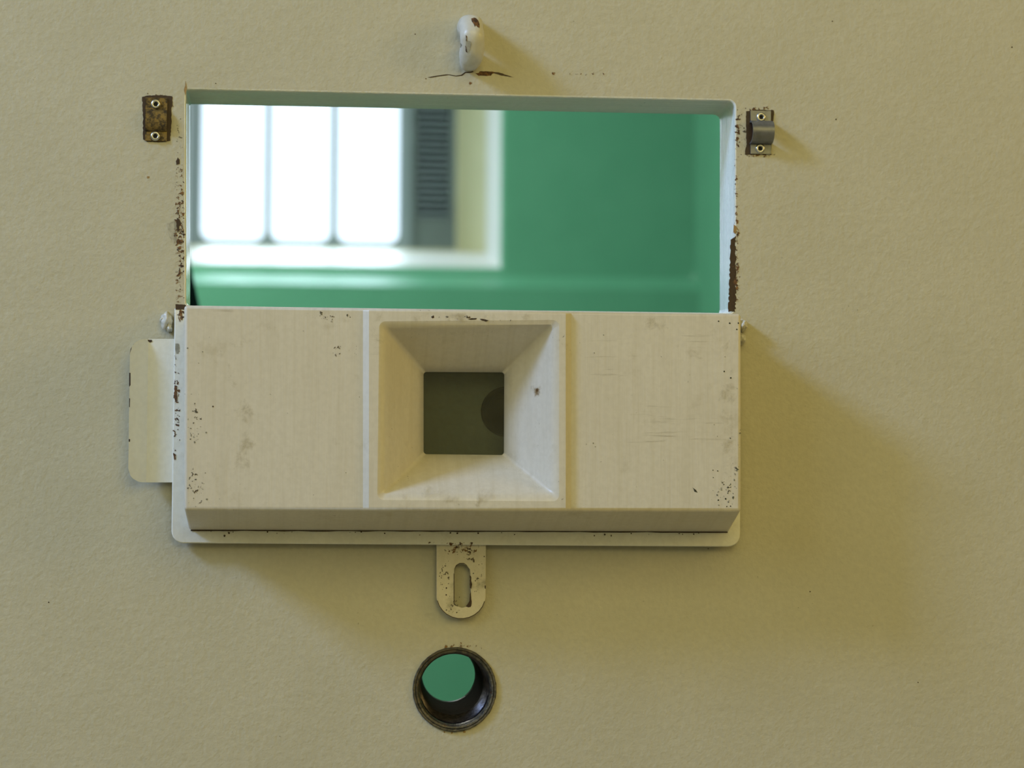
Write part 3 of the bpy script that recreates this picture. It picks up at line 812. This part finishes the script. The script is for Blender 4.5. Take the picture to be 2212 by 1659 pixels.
# window: frame with rounded lights, bars, louvre panel
win = empty('window_1', (xof(700,YW), YW, A2[0].z)); win['kind'] = 'structure'; win['label'] = 'cell window with bright panes between slim bars'
zb, zt = A2[0].z, A2[2].z
def rect(x0,x1,z0,z1,r): return rpoly([(x0,z1),(x1,z1),(x1,z0),(x0,z0)], r, 6)
lights = [(435,571),(586,714),(729,862)]
b = bmesh.new()
pts = lambda q,Y: [Vector((x,Y,z)) for x,z in q]
xfl, xfr = XLw, xof(888,YW)
of = loop(b, [Vector((xfl,YW,zb)),Vector((xfr,YW,zb)),Vector((xfr,YW,zt)),Vector((xfl,YW,zt))]); ob = loop(b, [v.co+Vector((0,.035,0)) for v in of]); skin(b, of, ob)
fl, bl2 = [of],[ob]
zlb = zof(526,YW)
for x0,x1 in lights:
    q = rect(xof(x0,YW), xof(x1,YW), zlb, zt-.03, .022)
    h = loop(b, pts(q,YW)); hb = loop(b, pts(q,YW+.035)); skin(b,h,hb); fl.append(h); bl2.append(hb)
fill(b, fl); fill(b, bl2)
under(obj('window_frame', b, M_wframe, None, 30), win)
for x0,x1 in lights:
    b = bmesh.new(); box(b, xof(x0,YW)-.004, xof(x1,YW)+.004, YW+.016, YW+.020, zlb-.004, zt-.026)
    under(obj('window_pane', b, M_glass, None, None), win)
# louvre
b = bmesh.new(); xa, xb = xfr, xof(985,YW)
box(b, xa, xa+.010, YW+.004, YW+.04, zb, zt); box(b, xb-.012, xb, YW+.004, YW+.04, zb, zt); 
zl = zof(470,YW); box(b, xa+.010, xb-.012, YW+.008, YW+.03, zb, zl)
box(b, xa, xb, YW+.045, YW+.05, zb, zt)
lv = under(obj('louvre_panel', b, M_louv, None, None), win)
b = bmesh.new(); z = zl+.006
while z < zt-.01:
    v = [b.verts.new(p) for p in ((xa+.012,YW+.004,z),(xb-.013,YW+.004,z),(xb-.013,YW+.030,z+.009),(xa+.012,YW+.030,z+.009),(xa+.012,YW+.004,z-.003),(xb-.013,YW+.004,z-.003),(xb-.013,YW+.030,z+.006),(xa+.012,YW+.030,z+.006))]
    for q in ((0,1,2,3),(4,7,6,5),(0,4,5,1),(3,2,6,7),(0,3,7,4),(1,5,6,2)): b.faces.new([v[i] for i in q])
    z += .0135
o_ = obj('louvre_slats', b, M_wframe, None, None); o_.data.transform(Matrix.Translation(-win.location)); o_.parent = lv
# daylight portal in the window (helps the sky light reach the cell)
pl_ = area('window_daylight', (0.5*(xfl+xfr), YW+.10, (zb+zt)/2), (0.5*(xfl+xfr), 0, (zb+zt)/2), xfr-xfl+.06, 1, (1,1,1), zt-zb)
pl_.data.cycles.is_portal = True

# dark cloth hanging just inside, seen at the lower left of the opening
b = bmesh.new(); YK = .95
ex = [(at(403,470,YK).x-.02, 2.2),(at(402,520,YK).x,None)]
rows = []
zz = [2.95,2.4,at(400,470,YK).z,at(402,545,YK).z,at(413,600,YK).z,at(425,660,YK).z,1.15,.8]
xx = [-.20,-.15,at(398,470,YK).x,at(408,545,YK).x,at(418,600,YK).x,at(431,660,YK).x,at(431,660,YK).x+.025,at(431,660,YK).x+.03]
for side in (0,1):
    for z,x in zip(zz,xx):
        n = 28; row = []
        for k in range(n+1):
            t = k/n; row.append(b.verts.new((-.75+(x+.75)*t, YK+.035*math.sin(t*26)*(1-.6*(z>2.5))+ (.004 if side else 0), z)))
        rows.append(row)
m_ = len(zz)
for s_ in (0,1):
    for i in range(m_-1):
        for k in range(28): b.faces.new((rows[s_*m_+i][k],rows[s_*m_+i][k+1],rows[s_*m_+i+1][k+1],rows[s_*m_+i+1][k]))
for i in range(m_-1):
    for k in (0,28): b.faces.new((rows[i][k],rows[i+1][k],rows[m_+i+1][k],rows[m_+i][k]))
ck = obj('hanging_cloth', b, M_navy, None, 60)
origin(ck, (-.5,YK,.8)); tag(ck, 'dark navy cloth just inside the opening at its lower left corner', 'cloth')
